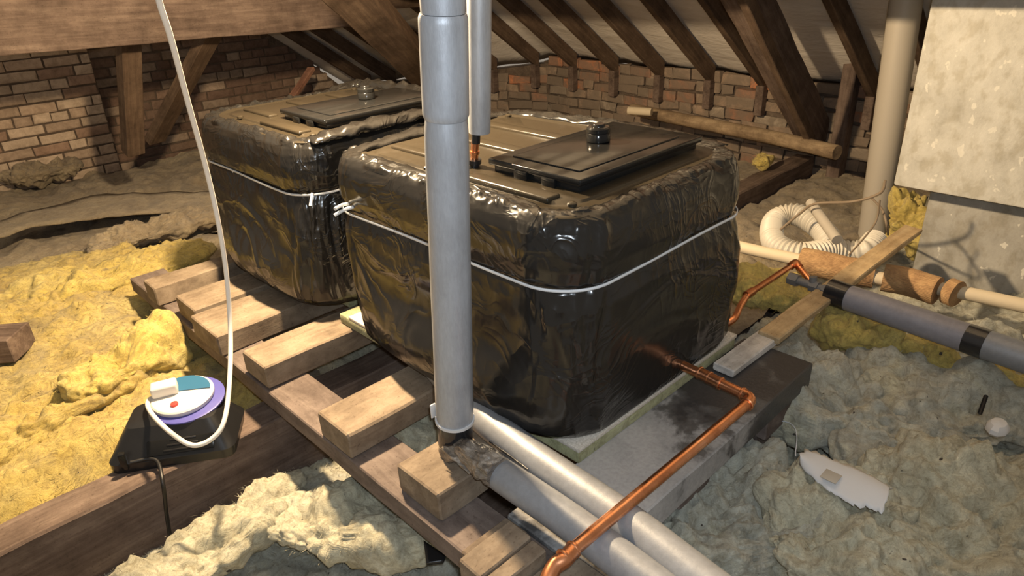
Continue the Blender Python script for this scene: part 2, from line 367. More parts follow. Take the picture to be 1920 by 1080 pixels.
# ------------------------------------------------------------------ structure
def brick_wall(name, p0, d, length, z0, z1, course, bl, seed, colf, keep, nrm, rubble=0.0, proud=.018, top=None):
    "bricks laid on a mortar backing; every brick its own block with its own colour"
    rnd = random.Random(seed); V = []; Fc = []; col = []
    d = Vector(d).normalized(); nrm = Vector(nrm).normalized(); p0 = Vector(p0)
    z = z0; r = 0
    while z < z1:
        x = -rnd.uniform(0, bl) if rubble else (-(r%2)*bl*.25)
        hdr = r % 2
        while x < length:
            L = bl if not rubble and rnd.random() > .35 else bl*.5
            if rubble: L = bl*rnd.choice((.5,.75,1,1))*rnd.uniform(.85,1.1)
            g = .012
            a, b_ = max(x+g/2, 0), min(x+L-g/2, length)
            if b_-a > .03 and keep((a+b_)/2, z+course/2):
                base = len(V); pr = proud*rnd.uniform(.5,1.3); dz = rnd.uniform(-.004,.004)*(1+2.5*rubble)
                z0_, z1_ = z+g/2+dz, z+course-g/2+dz
                ch = .008; jt = lambda: rnd.uniform(-.004,.004)*(1+1.6*rubble)
                for (dep, ins) in ((-.03, 0), (pr-ch*.6, 0), (pr, ch)):
                    for (xx, zz) in ((a+ins, z0_+ins), (b_-ins, z0_+ins), (b_-ins, z1_-ins), (a+ins, z1_-ins)):
                        V.append(p0+d*(xx+jt())+nrm*dep+Vector((0,0,zz-p0.z+jt())))
                for k in (0, 4):
                    for j in range(4):
                        Fc.append((base+k+j, base+k+(j+1)%4, base+k+4+(j+1)%4, base+k+4+j))
                Fc.append((base+8, base+9, base+10, base+11)); c = colf(rnd, (a+b_)/2, z); col += [c]*9
            x += L
        z += course; r += 1
    me = mesh(name, V, Fc)
    at = me.color_attributes.new('bc', 'FLOAT_COLOR', 'CORNER')
    arr = []
    for i, p in enumerate(me.polygons): arr += list(col[i]+(1,))*p.loop_total
    at.data.foreach_set('color', arr)
    bm = bmesh.new(); bm.from_mesh(me); bmesh.ops.recalc_face_normals(bm, faces=bm.faces); bm.to_mesh(me); bm.free()
    o = link(name, me, M_rubble if rubble else M_brick); return o

YG = 7.0
def col_gable(r, x, z):
    k = r.random(); t = r.uniform(.8,1.15)
    base = (.27,.18,.13) if k < .45 else (.21,.135,.10) if k < .8 else (.42,.32,.24)
    return tuple(v*t for v in base)
def under_roof(x, z, m=0):   # gable slope, X position of the roof underside at height z
    return x < 4.12-(z+.15)/.82-m
g = brick_wall('wall_gable', (-1.4, YG, -.62), (1,0,0), 5.6, -.62, 2.1, .083, .265, 3, col_gable,
               lambda x, z: under_roof(x-1.4, z) and not (1.0 < x-1.4 < 1.72 and z < 1.2 and False), (0,-1,0))
tag(g, kind='structure')
V = [(-1.4,YG-.006,-.7),(4.2,YG-.006,-.7),(4.15,YG-.006,-.15),(2.4,YG-.006,1.4),(1.6,YG-.006,2.1),(-1.4,YG-.006,2.1)]
V += [(x, YG+.2, z) for (x, y, z) in V]
o = link('wall_gable_backing', mesh('b', V, [(0,1,2,3,4,5),(11,10,9,8,7,6)]+[(i,(i+1)%6,(i+1)%6+6,i+6) for i in range(6)]), M_mortar)
o.parent = g; 
# brick pier standing out of the gable on the left
def col_pier(r, x, z):
    k = r.random(); t = r.uniform(.85,1.15)
    base = (.60,.47,.35) if k < .5 else (.49,.365,.265) if k < .85 else (.36,.24,.17)
    return tuple(v*t for v in base)
pier = brick_wall('wall_pier', (-1.4, YG-.28, -.62), (1,0,0), 3.05, -.62, 2.0, .083, .265, 8, col_pier, lambda x, z: True, (0,-1,0))
tag(pier, kind='structure')
o = rbox('wall_pier_backing', -1.4, 1.655, YG-.286, YG-.01, -.7, 2.0, M_mortar, bev=.003); o.parent = pier
# eaves wall: straight run at X=5 then closing in towards the gable corner
FOOT = [(.2, 5.0, .20), (4.7, 5.0, .20), (7.0, 4.12, -.13)]   # Y, X, z of the rafter feet
def foot(Y):
    for (a, b) in zip(FOOT, FOOT[1:]):
        if Y <= b[0] or b is FOOT[-1]:
            t = (Y-a[0])/(b[0]-a[0]); return Vector((a[1]+(b[1]-a[1])*t, Y, a[2]+(b[2]-a[2])*t))
def col_eave(r, x, z):
    k = r.random(); t = r.uniform(.8,1.15)
    base = (.42,.30,.21) if k < .45 else (.40,.20,.12) if k < .6 else (.30,.22,.16) if k < .85 else (.52,.43,.33)
    if z > -.1 and k < .16: base = (.66,.24,.10)
    return tuple(v*t for v in base)
e1 = brick_wall('wall_eaves', (5.02, .2, -.62), (0,1,0), 4.5, -.62, .16, .085, .25, 5, col_eave, lambda x, z: True, (-1,0,0), rubble=1.0, proud=.022)
tag(e1, kind='structure'); o = rbox('wall_eaves_backing', 5.03, 5.25, .2, 4.75, -.7, .19, M_mortar, bev=.003); o.parent = e1
dv = Vector((4.12-5.0, 7.0-4.7, 0)); nv = Vector((-dv.y, dv.x, 0)).normalized()
e2 = brick_wall('wall_eaves_return', (5.02, 4.7, -.62), dv, dv.length, -.62, .16, .085, .25, 6, col_eave, lambda x, z: z < .14-.33*x/2.46, nv, rubble=1.0, proud=.022)
tag(e2, kind='structure')
a_ = Vector((5.03, 4.7, 0)); b_ = Vector((4.15, 7.0, 0)); off = -nv*.2
V = [(p.x, p.y, z) for p, zt in ((a_, .17), (b_, -.15)) for z in (-.7, zt)] + [(p.x+off.x, p.y+off.y, z) for p, zt in ((a_, .17), (b_, -.15)) for z in (-.7, zt)]
o = link('wall_eaves_return_backing', mesh('b', V, [(0,2,3,1),(4,5,7,6),(1,3,7,5),(0,4,6,2),(0,1,5,4),(2,6,7,3)]), M_mortar); o.parent = e2

# roof underlay (felt) sagging between the rafters
SL = math.tan(math.radians(35.5)); RUN = 3.6
rafY = [.42, .88, 1.32, 1.70, 2.48, 2.92, 3.39, 3.86, 4.33, 4.78, 5.2, 5.6, 5.98, 6.32, 6.62]
V = []; Fc = []; nx, ny = 34, 150
for i in range(ny+1):
    Y = .2+(7.1-.2)*i/ny; f = foot(min(Y, 6.999))
    near = min(abs(Y-r) for r in rafY)
    for j in range(nx+1):
        t = j/nx; x = f.x+.15-t*(RUN+.15); z = f.z+.075+(f.x-x)*SL
        sag = -.018*(1-math.exp(-(near/.12)**2))+.012*noise.noise(Vector((x*2, Y*3, 0)))
        V.append((x, Y, z+sag+.045))
for i in range(ny):
    for j in range(nx): a = i*(nx+1)+j; Fc.append((a, a+1, a+nx+2, a+nx+1))
fo = link('ceiling_felt', mesh('felt', V, Fc), M_felt, None, True); tag(fo, kind='structure')
md = fo.modifiers.new('s', 'SOLIDIFY'); md.thickness = .006; md.offset = 1
# floor under the insulation (ceiling boards of the storey below)
fl = rbox('floor', -1.5, 5.3, -1.2, 7.3, -.75, -.70, M_old, bev=0); tag(fl, kind='structure')

# rafters, each its own timber with the block it stands on
ordn = ['rightmost rafter in front of the felt, beside the cement flue', 'second rafter from the cement flue', 'third rafter from the flue, behind the grey upright pipe', 'rafter between the truss and the grey upright pipe',
        'first rafter left of the dark truss timbers', 'second rafter left of the truss, over the bright orange brick', 'third rafter left of the truss in the lit felt', 'fourth rafter left of the truss in the lit felt',
        'fifth rafter left of the truss in the lit felt', 'sixth rafter left of the truss, right of the grey lagged pipes', 'rafter just behind the upright lagged pipes',
        'rafter right of the wide brown strut', 'rafter crossing behind the wide brown strut', 'rafter second from the brick gable', 'rafter nearest the brick gable, dim']
for i, Y in enumerate(rafY):
    f = foot(Y); L = RUN if i > 1 else .72
    p0 = f+Vector((0,0,.01)); p1 = f+Vector((-L, 0, L*SL+.01))
    r = empty('rafter', f, 'brown sawn timber '+ordn[i], 'rafter', 'common rafters of the roof slope')
    wd = .052 if i > 1 else .06
    beam('timber', p0, p1, wd, .12, M_rafter, r, seed=i, cuts=(.7,0))
    xbeam('foot_block', f.x-.07, f.x+.0, Y-wd/2-.004, Y+wd/2+.004, f.z-.24, f.z-.02, M_old, r, seed=i+3, seg=3)

# the truss: tie beam, principal rafter, leaning post
tb = xbeam('tie_beam', -.75, 4.9, 1.985, 2.125, -.53, -.262, M_old, jit=.004, bev=.008, seg=60)
tag(tb, 'long dark brown tie beam running under the tank platform to the eaves wall', 'beam')
pr = beam('principal_rafter', (5.0, 2.03, -.16), (2.6, 2.03, -.16+2.4*SL*1.18), .13, .24, M_old, jit=.003, bev=.008, seg=30)
tag(pr, 'broad dark principal rafter rising from the end of the tie beam', 'beam')
p2 = beam('collar_strut', PY(1520,262,1.86), PY(1372,-60,1.86), .045, .07, M_rafter); tag(p2, 'thin pale edged strut leaning beside the dark principal rafter', 'beam')
p3 = beam('wall_post', (4.93, 1.84, -.45), (4.93, 1.84, .42), .11, .09, M_old); tag(p3, 'short dark post against the eaves wall where the truss lands', 'beam')
# timbers up at the left
b1 = beam('collar_beam', (-.6, 4.6, 1.02), (2.95, 4.6, .93), .12, .44, M_old, jit=.003, seg=30); tag(b1, 'deep brown beam crossing the top left corner in front of the brick gable', 'beam')
b2 = beam('collar_beam', (2.2, 4.9, .86), (4.3, 4.9, .80), .1, .10, M_rafter); tag(b2, 'slim horizontal timber at the top, behind the wide brown strut', 'beam')
s1 = beam('stud', PY(250,285,5.2), PY(238,30,4.75), .12, .09, M_rafter); tag(s1, 'upright brown stud between the insulation and the top left beam', 'beam')
s2 = beam('brace', PY(290,262,5.6), PY(405,45,4.72), .14, .07, M_rafter); tag(s2, 'diagonal brown brace in front of the brick gable', 'beam')
s3 = beam('hip_strut', P(900,245,-.45), PX(615,-60,1.75), .19, .16, M_rafter, jit=.003, seg=26, roll=.3); tag(s3, 'wide light brown strut slanting down behind the far tank', 'beam')
s4 = beam('batten', PY(548,182,5.9), PY(584,128,6.1), .07, .035, wood('pinkish_batten', (.28,.13,.09), (.42,.22,.15), (.5,.29,.2))); tag(s4, 'short reddish batten leaning by the gable behind the far tank', 'batten')
pu = ybeam('shading_beam', 3.02, 3.14, .3, 4.4, .94, 1.42, M_old); tag(pu, 'deep unseen beam added under the rafters to shade the upper felt', 'beam')  # added out of view, sized so its shadow darkens the upper felt

# cement flue on the right and the grey upright pipe
fb = empty('cement_flue', (3.9, .4, -.4), 'mottled pale cement flue block at the right edge, wider above a dark band', 'flue')
XU, XL = 3.38, 3.56
cu = PX(1676,348,XU)
rbox('upper_block', XU, XU+.8, -.9, cu.y+.005, cu.z, 2.6, M_flue, fb, bev=.012)
cl = PX(1712,495,XL)
rbox('lower_block', XL, XU+.8, -.88, cl.y, -.45, cu.z+.0, M_flue2, fb, bev=.01)
fp = empty('upright_soil_pipe', (4.0,1.24,-.3), 'grey plastic pipe rising beside the cement flue', 'pipe')
a = PX(1640,415,3.9); b = PX(1702,-20,3.9); a2 = a+(a-b)*.18
tube('pipe', catmull([a2, a, b, b+(b-a)*.4], 10), .075, M_pvc, fp, 32)
cen = a+(a-b)*.13; tube('collar', [cen-(b-a)*.04, cen-(b-a)*.01, cen+(b-a)*.04], .088, M_pvc, fp, 32)

# ------------------------------------------------------------------ tank platform
side = M_plank
T = []
o = ybeam('bearer_plank', .72, .872, .60, 3.33, -.205, -.137, M_plank, jit=.003, seg=40); tag(o, 'long brown plank along the left edge of the platform, under the cross timbers', 'plank')
o = ybeam('bearer_plank', 1.68, 1.86, .70, 3.2, -.22, -.137, M_plank, seg=30); tag(o, 'bearer under the right end of the stained slab, below the near tank', 'plank')
o = ybeam('bearer_plank', 1.25, 1.40, .72, 3.2, -.21, -.137, M_plank, seg=30); tag(o, 'shaded middle bearer seen through the gaps under the near tank', 'plank')
for (x0, x1, y0, y1, lab) in (
    (.702, 1.86, 2.915, 3.035, 'farthest cross timber of the platform, at the corner left of the far tank'),
    (.738, 1.86, 2.585, 2.775, 'sunlit cross timber second from the far corner, left of the far tank'),
    (.708, 1.86, 2.307, 2.545, 'wide shaded cross timber in front of the far tank'),
    (.728, 1.86, 1.975, 2.145, 'cross timber with a warm lit top leading between the two tanks'),
    (.722, 1.86, 1.462, 1.628, 'cross timber whose left end juts over the edge plank, under the near tank'),
    (.745, 1.00, 1.090, 1.264, 'short block with a hollowed top beside the taped pipe joint')):
    o = xbeam('cross_timber', x0, x1, y0, y1, -.135, -.05, M_timber, jit=.002, bev=.005, seg=20)
    tag(o, lab.replace('sunlit', 'lamplit'), 'timber', 'timbers laid across the platform')
o = xbeam('stained_slab', .985, 1.925, .688, .925, -.135, -.05, M_slab, jit=.0015, bev=.004); tag(o, 'grey slab with black stains in front of the near tank, copper pipe above it', 'slab')
o = xbeam('slab_support', 1.70, 1.90, .735, .90, -.30, -.222, M_plank); tag(o, 'brown block under the right end of the stained slab', 'block')
# lower cross boards seen in the gaps
o = xbeam('under_board', .874, 1.85, 1.70, 1.84, -.29, -.207, M_plank); tag(o, 'shaded board low in the gap between the two nearest long timbers', 'board')
# small end blocks by the camera
o = xbeam('end_block', .69, .835, .868, .945, -.135, -.082, M_timber); tag(o, 'small pale block behind the notched pair, near the bottom edge', 'block')
e = empty('notched_block', (.74,.84,-.13), 'stepped pale block with a split at the platform corner, bottom of the picture', 'block')
xbeam('block', .655, .815, .838, .908, -.136, -.055, M_timber, e, seg=6); xbeam('split_edge', .66, .815, .792, .836, -.136, -.062, M_timber, e, seg=6)
o = xbeam('corner_board', .878, 1.03, .40, .99, -.205, -.137, M_slab); tag(o, 'grey board under the lagged pipes at the near corner', 'board')
o = xbeam('corner_board', .64, .875, .45, .79, -.137, -.10, M_timber, seed=4); tag(o, 'pale board at the bottom edge under the copper elbow', 'board')
# insulated slabs below the tanks
def slab(x0, x1, y0, y1, lab):
    e = empty('tank_base', ((x0+x1)/2, (y0+y1)/2, -.05), lab, 'board')
    o = rbox('foam_core', x0+.003, x1-.003, y0+.003, y1-.003, -.0495, -.012, M_foam, e, bev=.004)
    rbox('chipboard', x0, x1, y0, y1-.07, -.012, .0, M_chip, e, bev=.002)
M_foam = wool('greenish_foam_edge', [(.3,(.42,.42,.20)),(.5,(.56,.56,.30)),(.7,(.66,.66,.42))], .3)
def chip():
    m, nt, b, N, L = mat('chipboard'); n = noisen(nt, coords(nt), 160, 4, .7)
    L.new(ramp(nt, n, [(.3,(.33,.29,.23)),(.5,(.52,.47,.40)),(.7,(.66,.62,.55))]), b.inputs['Base Color']); b.inputs['Roughness'].default_value = .9
    L.new(bump(nt, n, .4, .002), b.inputs['Normal']); return m
M_chip = chip()
slab(1.065, 1.85, .912, 2.06, 'chipboard faced foam base under the near tank, greenish edge showing')
slab(1.15, 1.85, 2.13, 2.90, 'chipboard faced foam base under the far tank')

# ------------------------------------------------------------------ tanks
def rrect(cx, cy, hx, hy, r, n):
    "points and outward normals around a rounded rectangle, evenly by arc length"
    segs = []
    ax, ay = hx-r, hy-r
    per = 4*ax+4*ay+2*math.pi*r
    out = []
    for i in range(n):
        s = per*i/n
        parts = [('l', (hx, -ay), (0,1), 2*ay), ('a', (ax, ay), 0), ('l', (ax, hy), (-1,0), 2*ax), ('a', (-ax, ay), 90), ('l', (-hx, ay), (0,-1), 2*ay), ('a', (-ax,-ay), 180), ('l', (-ax,-hy), (1,0), 2*ax), ('a', (ax,-ay), 270)]
        for p in parts:
            l = p[3] if p[0] == 'l' else math.pi/2*r
            if s <= l or p is parts[-1]:
                if p[0] == 'l': out.append((cx+p[1][0]+p[2][0]*s, cy+p[1][1]+p[2][1]*s, p[2][1], -p[2][0]))
                else:
                    t = math.radians(p[2])+s/r if r > 0 else 0
                    out.append((cx+p[1][0]+r*math.cos(t), cy+p[1][1]+r*math.sin(t), math.cos(t), math.sin(t)))
                break
            s -= l
    return out
def ss(a, b, x):
    t = max(0, min(1, (x-a)/(b-a))); return t*t*(3-2*t)
def tank(name, label, x0, x1, y0, y1, seed, zs=.43):
    cx, cy = (x0+x1)/2, (y0+y1)/2; hx, hy = (x1-x0)/2, (y1-y0)/2
    root = empty(name, (cx, cy, 0), label, 'water tank', 'wrapped water tanks')
    n = 640; N_ = Vector
    prof = [(0,-.006,.14),(.004,.002,.14),(.03,.010,.13),(.1,.010,.12),(.2,.012,.115),(.3,.010,.115),(zs-.05,.005,.12),(zs-.012,-.002,.12),(zs,-.007,.12),(zs+.012,-.003,.12),(zs+.05,.004,.12),(.52,.004,.12),(.56,.000,.12),(.585,-.010,.11),(.600,-.024,.10),(.606,-.035,.095),(.604,-.060,.09),(.600,-.072,.085)]
    # resample rows
    rows = []
    for (a, b) in zip(prof, prof[1:]):
        k = max(2, int(math.hypot(b[0]-a[0], b[1]-a[1])/.0055))
        for i in range(k): t = i/k; rows.append(tuple(a[m]+(b[m]-a[m])*t for m in range(3)))
    rows.append(prof[-1])
    V = []; Fc = []
    so = seed*17.3
    for ri, (z, off, r) in enumerate(rows):
        topk = ss(.575, .60, z) if off < .0 or z > .585 else 0
        for i, (x, y, nx_, ny_) in enumerate(rrect(cx, cy, hx+off, hy+off, r+.02, n)):
            q = N_((x, y, z)); s = math.atan2(y-cy, x-cx)
            u = (x*ny_-y*nx_)  # along the wall
            # broad billow + drag folds slanting from the string + gathers at string and rim
            dsp = .011*noise.noise(q*2.6+N_((so,0,0)))
            w_ = noise.noise(q*1.7+N_((0,so,3)))*.3
            lowk = ss(zs+.0, zs-.08, z)
            fa = noise.noise(N_(((u*.9+z*1.0+w_)*4.2, (z-u*.6)*1.1, so)))
            fb_ = noise.noise(N_(((u*.5-z*1.2)*6+so+w_*5, (z*.5+u)*1.6, 7)))
            dsp += .010*fa*lowk+.006*fb_*lowk + .004*(1-min(1,abs(fb_)*5))*lowk
            dsp += .007*noise.noise(N_((u*3.5+z*5+so, z*2, 4)))*(1-lowk)
            fc_ = noise.noise(N_((u*17+w_*14, z*3, so+9)))+.5*noise.noise(N_((u*40+w_*20, z*5, so+2)))
            dz = abs(z-zs); env = max(0, noise.noise(N_((u*3+so, 3.3, z*.5)))+.35)*1.3
            dsp += .006*fc_*math.exp(-dz/(.055 if z < zs else .03))*env*(1 if dz > .008 else .3)
            if z > .5: dsp += .004*noise.noise(N_((u*16, z*8+off*18, so+2)))*ss(.54,.59,z)
            dz_ = 0
            if z > .592 and off < .006:
                k = ss(.004,-.02,off) if False else ss(0,1,min(1,max(0,(.006-off)/.03)))
                cr = noise.noise(N_((x*22+so, y*22, 0)))+.6*noise.noise(N_((x*55, y*55, so)))
                dz_ = k*(.012*abs(cr)+.004*cr); dsp *= .6
                dsp += .012*noise.noise(N_((x*14, y*14, so+5)))*k
                if ri >= len(rows)-2: dz_ = -.004
            if z < .03: dsp *= z/.03*.8+.1
            ins = .10*(1-ss(-.02,.42,z))*max(0, (y-cy)/hy)**2
            if nx_ < -.2: dsp += .055*max(0, 1-((y-cy)/hy)**2)*math.exp(-((z-.09)/.11)**2)*min(1, z/.01+.3)
            V.append((x+nx_*dsp, y+ny_*dsp-ins, max(.0015, z+dz_)))
    R = len(rows)
    for i in range(R-1):
        for j in range(n): a = i*n+j; b = i*n+(j+1)%n; Fc.append((a, b, b+n, a+n))
    c = len(V); V.append((cx, cy, .0015)); Fc += [((j+1)%n, j, c) for j in range(n)]
    centre(link('jacket', mesh('jacket', V, Fc), M_film, root, True))
    # rigid lid of the tank with stepped ribs, inside the gathered film
    lid = []; Fc = []
    m = 240; V = []
    for (z, off) in ((.575,-.03),(.600,-.03),(.6035,-.034),(.604,-.05),(.604,-.075),(.600,-.08),(.600,-.10),(.6055,-.105),(.6055,-.2)):
        for (x, y, a, b) in rrect(cx, cy, hx+off, hy+off, .09 if off > -.11 else .04, m): V.append((x, y, z))
    for i in range(8):
        for j in range(m): a = i*m+j; b = i*m+(j+1)%m; Fc.append((a, b, b+m, a+m))
    c = len(V); V.append((cx, cy, .606)); Fc += [(8*m+j, 8*m+(j+1)%m, c) for j in range(m)]
    lid = centre(link('tank_lid', mesh('tank_lid', V, Fc), M_lid, root, True, 40))
    # moulded ribs
    for (xa, xb, ya, yb) in ((x0+.10, x0+.15, y0+.16, y0+.46), (x0+.17, x0+.21, y0+.52, y1-.14), (x0+.36, x0+.41, y0+.52, y1-.14), (x0+.55, x0+.60, y0+.52, y1-.14)):
        rbox('moulded_rib', xa, xb, ya, yb, .598, .615, M_lid, lid, bev=.007, seg=3)
    for (px_, py_) in ((x0+.10, y0+.62), (x0+.12, y0+.10), (x1-.12, y1-.12)):
        lathe('rivet', [(.012,.604),(.012,.611),(.008,.614),(.001,.615)], M_lid, lid, (px_, py_, 0), seg=16)
    # hatch
    hx0, hx1, hy0, hy1 = x0+.19, x0+.735, y0+.135, y0+.465
    rbox('hatch_collar', hx0+.012, hx1-.012, hy0+.012, hy1-.012, .603, .625, M_hatch, root, bev=.003)
    hat = rbox('hatch', hx0, hx1, hy0, hy1, .624, .642, M_hatch, root, bev=.005, seg=3)
    rbox('raised_panel', hx0+.05, hx1-.05, hy0+.045, hy1-.045, .640, .6455, M_hatch, hat, bev=.0045, seg=3)
    for k in (.25, .55): rbox('clip', hx0-.004, hx0+.004, hy0+(hy1-hy0)*k, hy0+(hy1-hy0)*k+.045, .606, .628, M_hatch, root, bev=.0015)
    hcx, hcy = (hx0+hx1)/2+.035, (hy0+hy1)/2+.03
    cap = lathe('vent_cap', [(.030,.645),(.034,.648),(.034,.668),(.032,.671),(.0335,.673),(.0335,.684),(.030,.688),(.020,.689),(.019,.693),(.017,.696),(.001,.697)], M_hatch, root, (hcx, hcy, 0))
    # string round the waist: flat twine following the jacket
    sp = []
    for (x, y, a, b) in rrect(cx, cy, hx-.003, hy-.003, .135, 200):
        q = N_((x*2.2, y*2.2, so)); sp.append(N_((x+a*.004, y+b*.004, zs+.012*noise.noise(q))))
    sp.append(sp[0]); bm = bmesh.new(); rings = []
    for i, p in enumerate(sp[:-1]):
        t = (sp[i+1]-sp[i-1 if i else -2]).normalized(); nrm = N_((t.y, -t.x, 0)); r_ = []
        for (aa, zz) in ((0,-.0042),(.0032,-.003),(.0032,.003),(0,.0042)): r_.append(bm.verts.new(p+nrm*aa+N_((0,0,zz))))
        rings.append(r_)
    for i in range(len(rings)):
        A, B = rings[i], rings[(i+1)%len(rings)]
        for j in range(4): bm.faces.new((A[j], A[(j+1)%4], B[(j+1)%4], B[j]))
    bmesh.ops.recalc_face_normals(bm, faces=bm.faces)
    st = centre(link('tie_string', bm_mesh(bm), M_string, root, True)); st['label'] = 'white plastic string tied round the jacket'
    return root, cx, cy, hx, hy, zs
X0, X1 = 1.040, 1.868
t1 = tank('water_tank', 'near water tank in shiny black polythene, the one with the copper pipe leaving its base', X0, X1, .915, 1.955, 1)
t2 = tank('water_tank', 'far water tank in black polythene, behind and left of the lagged upright pipe', 1.025, 1.86, 2.075, 2.965, 2)
def tails(root, pts, r=.004):
    o = tube('string_tail', catmull(pts, 6), r, M_string, root, 8)
for (a, b) in (((655,382),(628,392)), ((663,388),(627,404))):
    pa = PX(a[0], a[1], 1.045); pb = PX(b[0], b[1], .985); tails(t1[0], [pa, (pa+pb)/2+Vector((0,0,.004)), pb], .0055)
for (a, b) in (((586,362),(582,386)), ((440,314),(438,322))):
    pa = PX(a[0], a[1], 1.045); pb = PX(b[0], b[1], 1.025); tails(t2[0], [pa, (pa+pb)/2, pb], .0055)
# loose film tufts standing up behind the far tank and on the near tank's right rim
def tuft(root, pts, wd, seed, h=.05):
    path = catmull(pts, 14); V = []; Fc = []; k = 9
    for i, p in enumerate(path):
        t = (path[min(i+1,len(path)-1)]-path[max(i-1,0)]).normalized(); s = t.cross(Vector((0,0,1))).normalized()
        e_ = math.sin(math.pi*i/(len(path)-1))**.5
        for j in range(k):
            a = math.pi*j/(k-1); q = Vector((i*.35, j*.6, seed))
            rr = 1+.5*noise.noise(q)
            V.append(p+s*math.cos(a)*wd*rr+Vector((0,0,1))*(math.sin(a)*h*e_*rr+.0)+Vector((0,0,.006*noise.noise(q*3))))
    for i in range(len(path)-1):
        for j in range(k-1): a = i*k+j; Fc.append((a, a+1, a+k+1, a+k))
    o = link('gathered_film', mesh('g', V, Fc), M_film, root, True); md = o.modifiers.new('s', 'SOLIDIFY'); md.thickness = .002; centre(o)
tuft(t2[0], [(1.66,2.93,.60),(1.80,2.93,.60),(1.84,2.80,.60),(1.85,2.55,.60),(1.84,2.3,.60),(1.83,2.15,.60)], .035, 3, .035)
tuft(t2[0], [(1.10,2.12,.60),(1.25,2.10,.605),(1.5,2.11,.605),(1.75,2.12,.60)], .04, 5, .03)
tuft(t1[0], [(1.84,1.02,.60),(1.85,1.3,.60),(1.84,1.6,.60),(1.82,1.88,.60)], .03, 9, .022)
tuft(t1[0], [(1.10,1.88,.60),(1.4,1.90,.60),(1.8,1.90,.60)], .03, 13, .02)
tuft(t1[0], [(1.10,1.05,.598),(1.10,1.3,.598),(1.10,1.55,.598),(1.11,1.85,.598)], .022, 21, .012)

# ------------------------------------------------------------------ pipes
def seam(L, a): return 0
def sleeve(name, p0, p1, r, mt, parent, seed=0, taper=0, n=26, wob=.012):
    p0, p1 = Vector(p0), Vector(p1); path = [p0.lerp(p1, i/n) for i in range(n+1)]
    def rad(t):
        e = min(t, 1-t); return r*(1-.06*math.exp(-e*n*2.6))+taper*t
    return tube(name, path, rad, mt, parent, 40, dent=lambda L, a: wob*noise.noise(Vector((L*9, math.cos(a)*1.3+seed, math.sin(a)*1.3)))-.05*math.exp(-((a-3.9)/.035)**2))
base = Vector((.885, 1.165, .03)); 
def onv(x, y, dep):   # point at camera depth dep
    return O+ray(x, y)*dep
d0 = depth(base)
vb = onv(853, 795, d0); vt = onv(830, 0, .86*d0 if False else depth((.885,1.09,1.08)))
lp = empty('lagged_pipe', base, 'grey foam lagged pipe standing in front of the near tank and turning along the platform', 'pipe')
ax = (vt-vb)
f1 = (795-222)/795; 
def axp(y):  # point of the pipe axis seen at picture row y (bisect)
    lo, hi = -.3, 1.6
    for _ in range(40):
        m = (lo+hi)/2; q = vb+ax*m-O; yy = 540-F*q.dot(CU)/q.dot(CW)
        if yy > y: lo = m
        else: hi = m
    return vb+ax*lo
r_b = 36*d0/F
sleeve('lagging_sleeve', axp(790), axp(222), r_b*.98, M_lagv, lp, 1, -.0035)
sleeve('lagging_sleeve', axp(221), axp(25), r_b*.95, M_lagv, lp, 2)
sleeve('lagging_sleeve', axp(24), vb+ax*2.3, r_b*.90, M_lagv, lp, 3)
tube('tape_band', [axp(y) for y in (828, 822, 812, 800, 786)], r_b*.92, M_tape, lp, 36)
tube('end_trim', [axp(787), axp(783)], r_b*1.03, M_paper, lp, 36)
# horizontal continuation
def hp(x, y, z): return P(x, y, z)
q0 = Vector((.86, 1.015, .005)); q1 = Vector((.878, .60, .002)); q2 = Vector((.90, .20, .0)); 
path = catmull([P(925,880,-.01), P(1060,972,-.012), P(1185,1066,-.013), P(1330,1180,-.013)], 14)
rh = .0415
tube('horizontal_lagging', path, lambda t: rh*(1-.08*math.exp(-t*40)), M_lag, lp, 44, dent=lambda L, a: .012*noise.noise(Vector((L*8, math.cos(a), math.sin(a)))))
# taped joint: crumpled wrap between the band and the horizontal sleeve
jp = catmull([axp(812), axp(838)+Vector((0,-.004,0)), P(880,846,.012), P(915,872,.006), P(935,887,.005)], 12)
tube('taped_joint', jp, lambda t: .036+.006*math.sin(t*9), M_wrap, lp, 48, dent=lambda L, a: .22*noise.noise(Vector((L*30, math.cos(a)*2.2, math.sin(a)*2.2)))+.10*noise.noise(Vector((L*90, math.cos(a)*6, math.sin(a)*6))))
# torn flap of tape sticking out to the left
fa, fb2, fc2 = P(822,838,.0), P(880,890,-.02), P(868,836,.03)
V = []; Fc = []; k = 10
for i in range(k+1):
    for j in range(k+1):
        p = fa.lerp(fb2, i/k).lerp(fc2.lerp(P(912,878,.0), i/k), j/k); V.append(p+Vector((0,0,.01*noise.noise(Vector((i*.6,j*.6,2))))))
for i in range(k):
    for j in range(k): a = i*(k+1)+j; Fc.append((a,a+1,a+k+2,a+k+1))
o = link('torn_tape', mesh('t', V, Fc), M_wrap, lp, True); o.modifiers.new('s','SOLIDIFY').thickness = .0015; centre(o)
o = rbox('tape_tag', -.008,.008,-.002,.002,-.02,.02, M_paper, lp, bev=.001); o.location = axp(770)+(-CR)*(r_b+.005)
# the second lagged pipe coming from beneath the near tank
lp2 = empty('lagged_pipe', P(1090,900,-.013), 'pale grey lagged pipe emerging from under the near tank, lying along the stained slab', 'pipe')
zp = -.007
path = catmull([P(820,690,zp), P(898,776,zp), P(985,846,zp), P(1050,892,zp), P(1180,982,zp), P(1330,1100,zp), P(1480,1215,zp)], 14)
tube('lagging', path, .043, M_lag, lp2, 44, dent=lambda L, a: .010*noise.noise(Vector((L*8+4, math.cos(a), math.sin(a)))))
tube('bare_wire_edge', [P(918,828,.028), P(950,850,.028), P(990,880,.028)], .0022, M_tape, lp2, 8)
